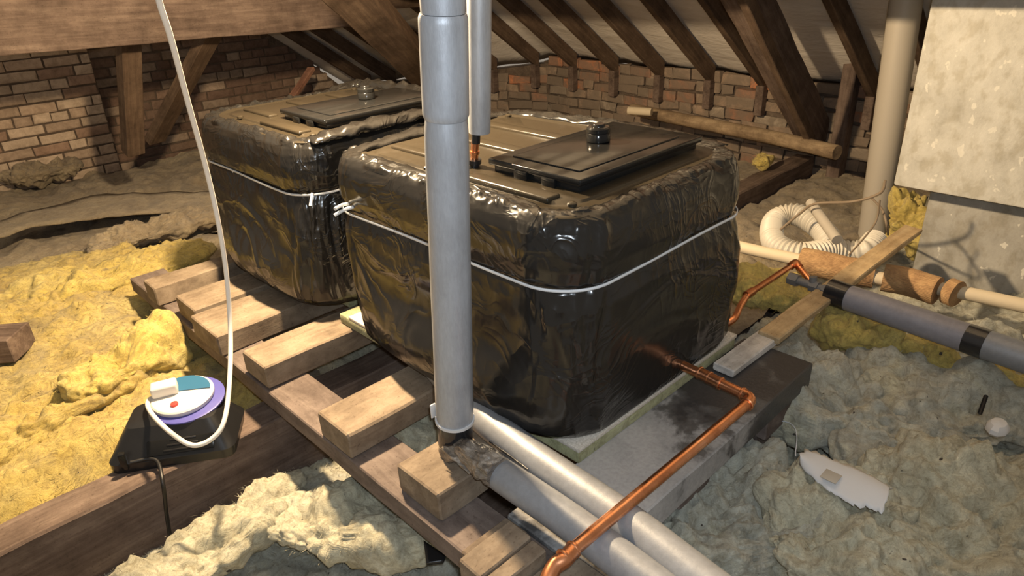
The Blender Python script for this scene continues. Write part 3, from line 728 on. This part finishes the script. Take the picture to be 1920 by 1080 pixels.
# vent pipe hanging over the near tank
vp = empty('vent_pipe', (1.22,1.40,.6), 'second grey lagged pipe behind the upright one, ending over the near tank lid', 'pipe')
vx = 1.235
pb_ = PX(899,248,vx); pt_ = PX(899,-60,vx)
cb = Vector((pb_.x, pb_.y+.0, .606)); 
rv = 21.5*depth(pb_)/F
sleeve('lagging_sleeve', pb_, pb_+(PX(898,-60,vx)-pb_)*4, rv, M_lagv, vp, 7)
pc_ = PX(889,310,vx)
tube('black_pipe_end', [PX(892,268,vx), PX(893,240,vx)], 8.5*depth(pb_)/F, M_black, vp, 24)
tube('copper_pipe', [PX(889,306,vx), PX(891,262,vx)], 7.5*depth(pb_)/F, M_cu, vp, 24)
tube('compression_ring', [PX(890,288,vx), PX(890,283,vx)], 9.5*depth(pb_)/F, M_cu, vp, 24)
tube('tank_connector', [PX(889,320,vx), PX(889,306,vx), PX(889,304,vx)], 11*depth(pb_)/F, M_black, vp, 10)
tube('flange', [PX(889,306,vx), PX(889,298,vx)], 14*depth(pb_)/F, M_black, vp, 24)

# copper pipe leaving the near tank
cp = empty('copper_pipe', (1.2,.69,.03), 'shiny copper pipe from the near tank base, elbowing across both lagged pipes', 'pipe')
zc = .041; rc = .0148
A = P(1290,690,zc); B = P(1398,742,zc); Bc = P(1412,768,zc); Cc = P(1070,1035,zc)
dAB = (B-A).normalized(); dBC = (Cc-Bc).normalized()
cor = Vector((P(1412,748,zc).x, P(1412,748,zc).y, zc))
el = .032
pipe1 = [A-dAB*.05, cor-dAB*el]; arc = catmull([cor-dAB*el, cor-dAB*.012+dBC*.004, cor-dAB*.004+dBC*.012, cor+dBC*el], 8)
Ce = P(1075,1030,zc)
dBC = (Ce-cor).normalized()
end1 = Ce+dBC*.0; 
tube('pipe', catmull([A-dAB*.05, A, cor-dAB*el], 8), rc, M_cu, cp, 28)
tube('elbow', catmull([cor-dAB*el, cor-dAB*.013+dBC*.003, cor-dAB*.003+dBC*.013, cor+dBC*el], 8), rc*1.14, M_cu, cp, 28)
tube('pipe', [cor+dBC*el*.9, Ce.lerp(cor, .5), Ce], rc, M_cu, cp, 28)
e2_ = [Ce, Ce+dBC*.03+Vector((0,-.004,-.001)), P(1040,1062,zc-.006), P(1026,1095,zc-.02), P(1020,1150,zc-.05)]
tube('elbow', catmull(e2_, 10), rc*1.16, M_cu, cp, 28)
def ring(c, d, r=rc*1.32, w_=.004):
    tube('fitting_bead', [c-d*w_, c-d*w_*.5, c+d*w_*.5, c+d*w_], lambda t: r*(1-.12*abs(2*t-1)**2), M_cu, cp, 28)
ring(cor-dAB*el, dAB); ring(cor+dBC*el, dBC); ring(Ce, dBC); ring(Ce+dBC*.03, dBC)
cs = [P(1318,702,zc), P(1333,710,zc), P(1350,718,zc)]
tube('coupling', [P(1312,699,zc), P(1352,720,zc)], rc*1.15, M_cu, cp, 28)
for c in (P(1312,699,zc), P(1330,708,zc), P(1351,719,zc)): ring(c, dAB)
# small copper branch at the right
cb_ = empty('copper_branch', P(1400,560,-.05), 'thin copper pipe rising from behind the near tank to the grey valve', 'pipe')
z1_ = .0
pts = [P(1352,612,z1_-.02), P(1376,598,z1_), P(1388,574,z1_), P(1402,552,z1_+.01)]
tube('bend', catmull(pts, 8), .0115, M_cu, cb_, 20)
pv0 = P(1402,552,z1_+.01); pv1 = P(1492,493,z1_+.03); pv2 = P(1522,530,z1_+.0)
tube('pipe', [pv0, pv1], .0115, M_cu, cb_, 20)
tube('elbow', catmull([pv1.lerp(pv0,.12), pv1, pv1.lerp(pv2,.25)], 6), .015, M_cu, cb_, 20)
tube('pipe', [pv1, pv2], .0115, M_cu, cb_, 20)
tube('coupling', [pv0-(pv1-pv0).normalized()*.01, pv0+(pv1-pv0).normalized()*.03], .015, M_cu, cb_, 20)
# valve and grey lagged pipe on the right
gp = empty('lagged_pipe', P(1750,600,.0), 'dull grey lagged pipe with black tape bands running out of frame at the right', 'pipe')
zg = .0
g0 = P(1560,548,zg); g1 = P(1925,672,zg); gd = (g1-g0).normalized()
def gx(x):
    lo, hi = -1, 4
    for _ in range(40):
        m = (lo+hi)/2; q = g0+gd*m-O; xx = 960+F*q.dot(CR)/q.dot(CW)
        if xx < x: lo = m
        else: hi = m
    return g0+gd*lo
rg = .046
tube('lagging', [gx(1590), gx(1650), gx(1750), gx(1815)], rg, M_lagd, gp, 40, dent=lambda L, a: .01*noise.noise(Vector((L*7, math.cos(a), math.sin(a)))))
tube('tape_band', [gx(1555), gx(1570), gx(1592)], rg*1.05, M_tape, gp, 36)
tube('tape_band', [gx(1812), gx(1850)], rg*1.03, M_tape, gp, 36)
tube('lagging', [gx(1847), gx(1900), gx(2100), gx(2100)+gd*.9], rg, M_lag, gp, 40)
vl = empty('valve', gx(1510), 'small dull grey gate valve at the end of the taped grey pipe', 'valve')
tube('body', [gx(1484), gx(1500), gx(1556)], .015, M_brass, vl, 16)
tube('nut', [gx(1480), gx(1497)], .024, M_brass, vl, 6); tube('nut', [gx(1520), gx(1535)], .023, M_brass, vl, 6); tube('nut', [gx(1542), gx(1555)], .02, M_brass, vl, 6)
tube('stem', [gx(1525), gx(1522)+Vector((0,0,.035))], .014, M_brass, vl, 12)
# old cream pipe with hessian lagging behind
op = empty('hessian_lagged_pipe', P(1600,520,-.15), 'old cream pipe with torn brown hessian wrapping near the flue', 'pipe')
zo = -.12
tube('pipe', catmull([P(1340,450,zo), P(1400,466,zo), P(1510,490,zo), P(1640,520,zo), P(1800,548,zo), P(1960,582,zo), P(2300,655,zo)], 8), .027, M_oldpipe, op, 24)
dn = lambda L, a: .06*noise.noise(Vector((L*10, math.cos(a)*1.5, math.sin(a)*1.5)))+.02*noise.noise(Vector((L*45, math.cos(a)*5, math.sin(a)*5)))
tube('hessian_wrap', [P(1502,488,zo), P(1550,498,zo), P(1585,506,zo), P(1640,515,zo)], .058, M_hess, op, 36, dent=dn)
tube('hessian_wrap', catmull([P(1656,520,zo), P(1700,528,zo), P(1758,545,zo)], 10), .056, M_hess, op, 36, dent=dn)
tube('hessian_wrap', catmull([P(1778,545,zo), P(1796,552,zo)], 8), .052, M_hess, op, 36, dent=dn)

# long round pole lying from behind the tank to the truss foot
o = tube('round_pole', catmull([P(1185,205,-.06), P(1300,228,-.06), P(1450,258,-.06), P(1570,286,-.06)], 8), .046, wood('dusty_pole', (.20,.14,.09), (.32,.23,.14), (.45,.34,.21), (8,1,8)), None, 28); tag(o, 'long dusty round pole lying behind the near tank towards the eaves wall', 'pole')
# flexible cream hose
hz = -.17
hpts = [P(1610,478,hz-.02), P(1560,470,hz), P(1500,476,hz), P(1452,455,hz+.01), P(1452,415,hz+.03), P(1492,402,hz+.06), P(1540,430,hz+.04), P(1560,462,hz+.02)]
o = tube('flexible_hose', catmull(hpts, 60), .052, M_hose, None, 32, dent=lambda L, a: .10*math.sin(L*2*math.pi/.019)); tag(o, 'coiled cream ribbed hose on the insulation beside the grey upright pipe', 'hose')
o = tube('flexible_hose', catmull([P(1602,474,-.14), P(1625,468,-.12), P(1640,452,-.12)], 60), .05, M_hose, None, 32, dent=lambda L, a: .10*math.sin(L*2*math.pi/.019)); tag(o, 'short stub of cream ribbed hose under the pine batten', 'hose')
o = tube('short_pipe', [P(1520,380,.0), P(1570,450,-.06)], .024, M_pvc, None, 20); tag(o, 'short grey pipe stub standing behind the cream hose', 'pipe')
def wire(pts, r, lab, m=None, name='wire'):
    o = tube(name, catmull(pts, 10), r, m or M_oldwire, None, 8); tag(o, lab, 'wire'); return o
M_oldwire = plastic('dusty_wire', (.20,.15,.10), .7)
wire([PX(1455,438,3.05), PX(1500,400,3.1), PX(1530,382,3.1), PX(1600,378,3.1), PX(1650,362,3.1), PX(1660,338,3.1)], .006, 'dusty brown wire over the hose reaching the upright pipe')
wire([PX(1635,372,3.1), PX(1655,395,3.1), PX(1664,430,3.1), P(1665,440,-.2)], .005, 'short bent wire in front of the grey upright pipe')
wire([PX(1650,375,3.05), PX(1640,420,3.05), P(1592,478,-.05)], .004, 'thin wire falling onto the cream hose stub')
wire([PX(1372,700,2.0)+Vector((-.3,0,-.1)), P(1470,790,-.2), P(1492,855,-.2)], .0015, 'fine white thread hanging off the stained slab', M_string, 'thread')

# one board from slab to flue, light painted in: whitish shaded end, yellow lit part
o = beam('loose_board', P(1355,694,-.035)+Vector((0,0,0)), P(1450,625,-.035), .072, .028, M_pine_shade, seg=4); tag(o, 'near end of the batten on the stained slab, coloured whitish for shade', 'board')
pA = P(1440,633,-.02); pB = P(1712,430,-.0)
o = beam('batten', pA, pB, .075, .026, M_pine_lit, seg=12, roll=.05); tag(o, 'long pine batten from the slab to the cement flue, coloured as lit', 'batten')

# ------------------------------------------------------------------ extension reel, cords
rp = Vector((.455, 2.10, -.262)); yw = math.radians(-33)
MR = Matrix.Translation(rp) @ Matrix.Rotation(yw, 4, 'Z')
er = empty('extension_reel', rp, 'black plastic case with a white and blue round socket top, on the tie beam', 'extension reel')
bm = bmesh.new()
lay = [(-.262+.262, .185, .115, .03), (.03, .19, .12, .035), (.085, .155, .085, .03), (.115, .135, .07, .03), (.12, .11, .05, .025)]
rings = []
for (z, hx, hy, r) in lay:
    sx = (z/.12)
    rings.append([bm.verts.new((x, y+sx*.02, z)) for (x, y, a, b) in rrect(0, 0, hx, hy, r, 72)])
for i in range(len(rings)-1):
    for j in range(72): bm.faces.new((rings[i][j], rings[i][(j+1)%72], rings[i+1][(j+1)%72], rings[i+1][j]))
bm.faces.new(rings[0][::-1]); bm.faces.new(rings[-1]); bmesh.ops.recalc_face_normals(bm, faces=bm.faces)
bm.transform(MR); centre(link('case', bm_mesh(bm), M_black, er, True, 30))
MD = Matrix.Translation(P(345,748,-.135)) @ Matrix.Rotation(yw, 4, 'Z') @ Matrix.Rotation(math.radians(6), 4, 'X')
def disc(name, r, z0, z1, m, par, dx=0, dy=0, sx=1, sy=1, seg=48):
    o = lathe(name, [(r*.96,z0),(r,z0+(z1-z0)*.3),(r,z0+(z1-z0)*.8),(r*.95,z1),(.001,z1+.001)], m, par, seg=seg, sx=sx, sy=sy)
    o.matrix_basis = MD @ Matrix.Translation((dx, dy, 0)) @ o.matrix_basis; return o
disc('purple_ring', .117, -.006, .004, M_purple, er, .012, -.006); d_ = disc('socket_plate', .098, .004, .024, M_white_plastic, er)
bm = bmesh.new(); vsx = [bm.verts.new((.088*math.cos(a), .088*math.sin(a), .0262)) for a in [math.radians(5+165*i/24) for i in range(25)]]
r2 = bmesh.ops.extrude_face_region(bm, geom=[bm.faces.new(vsx)]); [setattr(v, 'co', v.co+Vector((0,0,.002))) for v in r2['geom'] if isinstance(v, bmesh.types.BMVert)]
bmesh.ops.recalc_face_normals(bm, faces=bm.faces); bm.transform(MD); centre(link('blue_label', bm_mesh(bm), M_blue, er))
disc('red_switch', .012, .024, .031, M_red, er, -.012, -.055, seg=20)
rbox('cable_window', -.10, .10, -.024, .024, -.004, .004, M_hatch, er, bev=.0035, M=MR @ Matrix.Translation((.03,-.094,.059)) @ Matrix.Rotation(math.radians(51), 4, 'X'))
for k in range(3): rbox('cable_turn', -.05+.01*k, .06-.006*k, -.003, .003, -.002, .003, M_blackflex, er, bev=.002, M=MR @ Matrix.Translation((.03,-.094+.010*(k-1),.064+.012*(k-1))) @ Matrix.Rotation(math.radians(51), 4, 'X'))
rbox('vent_slot', -.145, -.125, -.1245, -.105, .015, .075, M_hatch, er, bev=.004, M=MR)
# white cord with its plug
wc = empty('white_cord', P(370,835,-.14), 'white cord hanging from above and looping into the socket of the reel', 'cord')
pg = rbox('plug', -.04, .04, -.022, .026, -.004, .036, M_white_plastic, wc, bev=.008, seg=3, M=MD @ Matrix.Translation((-.052, .012, .028)) @ Matrix.Rotation(.2, 4, 'Z'))
def Pd(x, y, d): return O+ray(x, y)*d
cpts = [Pd(292,-60,1.45), Pd(298,0,1.5), Pd(320,70,1.58), Pd(352,190,1.75), Pd(385,310,1.92), Pd(408,410,2.02), Pd(424,510,2.1), Pd(432,620,2.14), Pd(430,720,2.08), Pd(420,790,2.02), Pd(398,822,2.0), Pd(362,835,1.99), Pd(325,815,2.03), Pd(292,785,2.12), Pd(277,762,2.2), Pd(281,748,2.26), Pd(296,746,2.30)]
tube('flex', catmull(cpts, 10), .0072, M_flex, wc, 14)
bc = [MR @ Vector((-.115,-.12,.04)), P(295,872,-.25)+Vector((0,0,.02)), P(303,905,-.262)+Vector((0,-.012,.0)), PY(312,960,1.965), PY(322,1030,1.95), PY(330,1110,1.94)]
o = tube('power_cable', catmull(bc, 10), .006, M_blackflex, None, 12); tag(o, 'black cord dropping from the reel down the face of the tie beam', 'cord')

# ------------------------------------------------------------------ insulation
def fibres(me, count, length, width, seed, thr=None):
    "loose glass strands standing out of the wool's surface, part of the same mesh"
    rg_ = np.random.default_rng(seed); nv = len(me.vertices); nf = len(me.polygons)
    co_ = np.empty(nv*3, np.float32); me.vertices.foreach_get('co', co_); co_ = co_.reshape(-1,3)
    nm = np.empty(nv*3, np.float32); me.vertex_normals.foreach_get('vector', nm); nm = nm.reshape(-1,3)
    idx = rg_.integers(0, nv, count); p = co_[idx]+rg_.normal(0, .008, (count,3))*[1,1,0]; n_ = nm[idx]
    d = rg_.normal(0, 1, (count,3)); d -= n_*(d*n_).sum(1, keepdims=True); d /= np.linalg.norm(d, axis=1, keepdims=True)+1e-6
    # neighbouring strands lie the same way
    fl = np.stack([np.sin(p[:,0]*23+p[:,1]*9+seed), np.cos(p[:,1]*19-p[:,0]*7+seed), np.zeros(count)], 1); d = d*.75+fl; d /= np.linalg.norm(d, axis=1, keepdims=True)
    L = length*rg_.uniform(.4, 1.5, (count,1)); w_ = np.cross(d, n_); w_ /= np.linalg.norm(w_, axis=1, keepdims=True)+1e-6; w_ = w_*width*rg_.uniform(.6,1.6,(count,1))
    lift = rg_.uniform(.0, .10, (count,1))
    a0 = p-n_*.002; a1 = p+d*L*.5+n_*L*lift*.8; a2 = p+d*L+n_*L*lift*rg_.uniform(.2,1.4,(count,1))+w_*3
    V = np.concatenate([co_, np.stack([a0-w_, a0+w_, a1-w_, a1+w_, a2-w_*.3, a2+w_*.3], 1).reshape(-1,3)])
    base = nv+np.arange(count)*6; q = np.stack([base, base+1, base+3, base+2, base+2, base+3, base+5, base+4], 1).reshape(-1,4)
    loops = [tuple(pl.vertices) for pl in me.polygons]
    m2 = bpy.data.meshes.new(me.name); m2.from_pydata(V.tolist(), [], loops+q.tolist()); m2.update(); return m2
def grid(name, x0, x1, y0, y1, step, hf, m, label, fib=0, cat='insulation'):
    nx, ny = int((x1-x0)/step), int((y1-y0)/step); V = []; Fc = []
    for i in range(ny+1):
        for j in range(nx+1):
            x = x0+(x1-x0)*j/nx; y = y0+(y1-y0)*i/ny; V.append((x, y, hf(x, y)))
    for i in range(ny):
        for j in range(nx): a = i*(nx+1)+j; Fc.append((a, a+1, a+nx+2, a+nx+1))
    me = mesh(name, V, Fc)
    if fib: me = fibres(me, fib, .024, .0005, len(V)%97)
    o = link(name, me, m, None, True); tag(o, label, cat, kind='stuff'); centre(o); return o
def lump(x, y, s, seed=0):
    q = Vector((x*s, y*s, seed)); return noise.fractal(q, .75, 2.1, 5)
def rid(x, y, s, seed=0):
    q = Vector((x*s+.25*noise.noise(Vector((x*3,y*3,seed))), y*s*1.3, seed)); return abs(noise.noise(q))*2-.5
def h_left(x, y):   # yellow field left of the platform, behind the tie beam
    edge = ss(2.13, 2.42+.07*noise.noise(Vector((x*5,1,0))), y)
    h = -.42+.16*edge+.035*lump(x, y, 3.2)+.02*rid(x, y, 9)*edge+.010*rid(x, y, 24, 3)
    h += .05*ss(3.0,3.4,y)*(1-ss(4.0,4.2,y))
    h -= .07*ss(.52,.72,x)*(1-ss(3.2,3.6,y))
    h -= .05*ss(4.2,4.35,y)
    return min(h, -.235 if x > .6 and y < 3.2 else 9)
grid('loft_insulation', -1.0, .93, 2.12, 4.45, .016, h_left, M_woolY, 'lumpy yellow glass wool covering the left side behind the tie beam', 34000)
grid('loft_insulation', -1.2, 4.1, 4.35, 6.70, .035, lambda x, y: -.36+.06*lump(x,y,2.2,4)+.03*rid(x,y,6,5)-.03*(y-4.4), M_woolD, 'dull brown dusty insulation in front of the brick gable')
grid('loft_insulation', 1.9, 4.98, 1.2, 1.97, .024, lambda x, y: -.36+.05*lump(x,y,2.6,6)+.02*rid(x,y,9,5)+(-.0), M_woolD, 'dusty brown insulation between the near tank, hose and eaves wall')
grid('loft_insulation', .95, 4.95, 2.14, 4.34, .05, lambda x, y: -.40+.05*lump(x,y,2.6,8), M_woolD, 'dusty insulation behind the two tanks')
def h_right(x, y):
    h = -.44+.05*lump(x, y, 2.6, 9)+.022*rid(x, y, 8, 9)+.010*rid(x, y, 22, 3)
    h += .10*ss(.62,.2,y)*ss(.9,1.5,x)
    h += .06*ss(1.9,2.4,x)
    return h
grid('loft_insulation', .95, 4.9, -1.1, 1.2, .018, h_right, M_woolG, 'pale grey green glass wool filling the right foreground', 50000)
def h_front(x, y): return -.50+.04*lump(x, y, 3.4, 12)+.02*rid(x, y, 10, 2)+.008*rid(x,y,26,4)
grid('loft_insulation', -.8, 1.0, -.2, 1.99, .016, h_front, M_woolG, 'grey dusty wool on the floor in front of the tie beam', 26000)
def batt(c, size, rz, m, label, seed, tilt=(0,0), fold=.0, detail=6):
    bm = bmesh.new(); bmesh.ops.create_icosphere(bm, subdivisions=detail, radius=1)
    sx, sy, sz = size; e = .78
    for v in bm.verts:
        n_ = v.co.normalized(); p = Vector([math.copysign(abs(k)**e, k) for k in n_])
        p = Vector((p.x*sx, p.y*sy, p.z*sz))
        q = p+Vector((seed*3.1, 0, 0))
        d = .16*sz/.1*noise.fractal(q*5, .7, 2.1, 4)*.12/.16+.016*(2*abs(noise.noise(q*7))-.5)+.010*(2*abs(noise.noise(Vector((q.x*20,q.y*20,q.z*30))))-.5)+.006*noise.noise(q*45)
        p += Vector((n_.x*.6, n_.y*.6, n_.z*1.1))*d
        p.z += fold*math.sin(p.x/sx*2.2)*.5
        v.co = p
    me = fibres(bm_mesh(bm, 'batt'), int(2400*size[0]*size[1]/.07)+200, .016, .0005, seed); o = link('insulation_batt', me, m, None, True)
    o.matrix_basis = Matrix.Translation(Vector(c)) @ Matrix.Rotation(rz, 4, 'Z') @ Matrix.Rotation(tilt[0], 4, 'X') @ Matrix.Rotation(tilt[1], 4, 'Y')
    tag(o, label, 'insulation', 'loose glass wool batts'); return o
def bat(px, py, z, *a, **k): return batt(P(px, py, z), *a, **k)
bat(200, 520, -.24, (.55,.20,.055), .1, M_woolB, 'broad bright yellow strip of wool along the far edge of the left field', 1)
bat(240, 680, -.23, (.24,.13,.07), .55, M_woolB, 'plump bright yellow wool lump just behind the reel', 2)
bat(110, 770, -.26, (.34,.13,.06), .25, M_woolY, 'folded yellow wool at the left edge above the tie beam', 3)
bat(70, 590, -.25, (.3,.14,.05), .0, M_woolY, 'yellow wool mound at the left edge by the brown block', 15)
bat(300, 430, -.28, (.42,.12,.05), .1, M_woolD, 'dull beige wool roll left of the far tank', 4)
bat(80, 270+50, -.30, (.3,.16,.06), .1, M_woolD, 'brownish wool heap at the foot of the brick pier', 16)
bat(690, 975, -.36, (.34,.14,.05), -.95, M_woolP, 'pale yellow batt lying under the platform edge at the bottom', 5, tilt=(0,-.1))
bat(440, 1000, -.40, (.30,.09,.05), .3, M_woolP, 'ragged pale wool strip along the foot of the tie beam', 6)
bat(330, 1060, -.42, (.26,.08,.05), .25, M_woolP, 'pale wool scrap at the bottom left by the black cord', 7)
bat(1350, 960, -.27, (.32,.22,.10), -.6, M_woolG, 'big grey green wool hump beside the stained slab', 8)
bat(1560, 760, -.25, (.22,.34,.08), .1, M_woolG, 'long pale wool hump right of the slab end', 9)
bat(1560, 1010, -.22, (.20,.17,.09), .4, M_woolP, 'square pale yellow batt in front of the white plastic scrap', 10)
bat(1800, 720, -.22, (.34,.30,.07), -.4, M_woolG, 'wide pale batt in the right middle behind the white cap', 11)
bat(1800, 960, -.20, (.34,.26,.08), -.3, M_woolP, 'pale wool mass in the bottom right corner', 12)
bat(1455, 545, -.14, (.13,.19,.05), .3, M_woolB, 'bright yellow wool under the copper branch and valve', 13)
bat(1615, 625, -.13, (.10,.15,.05), .3, M_woolB, 'yellow batt chunk below the taped grey pipe', 14)
bat(1830, 690, -.14, (.08,.25,.045), -.0, M_woolB, 'yellow batt strip under the grey pipe at the right edge', 17)
bat(1700, 420, -.18, (.12,.10,.12), .3, M_woolB, 'yellow wool tucked between the upright pipe and the flue', 18)
bat(1430, 300, -.20, (.10,.06,.03), .1, M_woolB, 'small yellow wool scrap lying on the tie beam by the truss', 19, detail=5)
o = bat(1690, 860, -.25, (.2,.2,.07), .9, M_woolG, 'grey wool hump behind the white plastic scrap', 20)
bat(780, 800, -.26, (.10,.25,.05), .0, M_woolP, 'wool seen in the gap beside the taped joint', 21, detail=5)
bat(690, 700, -.42, (.2,.5,.06), .0, M_woolP, 'wool seen through the gap between the cross timbers', 22, detail=5)

# ------------------------------------------------------------------ scraps
def scrap(name, pts, z, th, m, lab, cat, curve=.0):
    P3 = [P(x, y, z) for (x, y) in pts]; c = sum(P3, Vector())/len(P3)
    bm = bmesh.new(); f = bm.faces.new([bm.verts.new(p) for p in P3]); bmesh.ops.triangulate(bm, faces=[f]); bmesh.ops.subdivide_edges(bm, edges=bm.edges[:], cuts=4, use_grid_fill=True)
    for v in bm.verts: v.co.z += curve*noise.noise(v.co*9)
    me = bm_mesh(bm); o = link(name, me, m, None, True); md = o.modifiers.new('s', 'SOLIDIFY'); md.thickness = th; centre(o); tag(o, lab, cat); return o
tp = [(1497,846),(1520,843),(1560,860),(1610,880),(1650,900),(1670,914)]; bt = [(1500,872),(1532,905),(1560,926),(1598,946),(1630,955),(1652,962)]
V = []; Fc = []; rr_ = random.Random(4)
ta = catmull([P(x, y, -.085) for x, y in tp], 6); tb2 = catmull([P(x, y, -.10) for x, y in bt], 6)
for i in range(len(ta)):
    for j in range(9):
        t = j/8; p = ta[i].lerp(tb2[i], t); e_ = (rr_.uniform(-.006,.006) if j in (0,8) or i in (0,len(ta)-1) else 0)
        V.append(p+Vector((e_, e_, .012*math.sin(math.pi*t)+.006*noise.noise(p*14))))
for i in range(len(ta)-1):
    for j in range(8): q = i*9+j; Fc.append((q, q+1, q+10, q+9))
scrap_o = o = link('plastic_scrap', mesh('s', V, Fc), M_paper, None, True); o.modifiers.new('s','SOLIDIFY').thickness = .003; centre(o); tag(o, 'torn white plastic strip lying on the pale wool', 'scrap')
pt = rbox('grey_patch', -.02,.02,-.02,.02,-.001,.001, M_pvc, bev=.0005); pt.location = P(1558,893,-.078)
ml_ = pt.matrix_basis.copy(); pt.parent = scrap_o; pt.matrix_parent_inverse = scrap_o.matrix_basis.inverted()
cap = empty('crumpled_plastic', P(1870,800,-.11), 'small white crumpled plastic cap on the wool at the right', 'cap')
o = lathe('cap_body', [(.03,-.012),(.036,-.004),(.034,.008),(.024,.018),(.001,.022)], M_paper, cap, P(1870,802,-.105), seg=9, sx=1.1, sy=.8)
o = beam('black_shard', P(1838,778,-.10), P(1850,742,-.085), .012, .004, M_black, seg=3); tag(o, 'black sliver standing by the white cap', 'shard')
scrap('black_offcut', [(795,1018),(836,1046),(832,1056),(800,1060)], -.30, .01, M_black, 'black plastic corner showing under the platform plank', 'offcut')
o = beam('brown_block', P(-60,648,-.19), P(42,640,-.19), .16, .10, M_old, seg=4); tag(o, 'brown timber end poking through the yellow wool at the left edge', 'block')
scrap('dust_sheet', [(-60,440),(60,395),(200,365),(330,362),(420,362),(430,392),(330,398),(200,408),(60,428),(-60,470)], -.27, .01, M_woolD, 'brown dusty board band across the insulation left of the far tank', 'board', .02)
o = tube('ledge_pipe_end', [P(1178,207,.0), P(1222,210,.0)], .03, M_oldpipe, None, 20); tag(o, 'pale rounded pole end showing behind the near tank lid', 'pole')
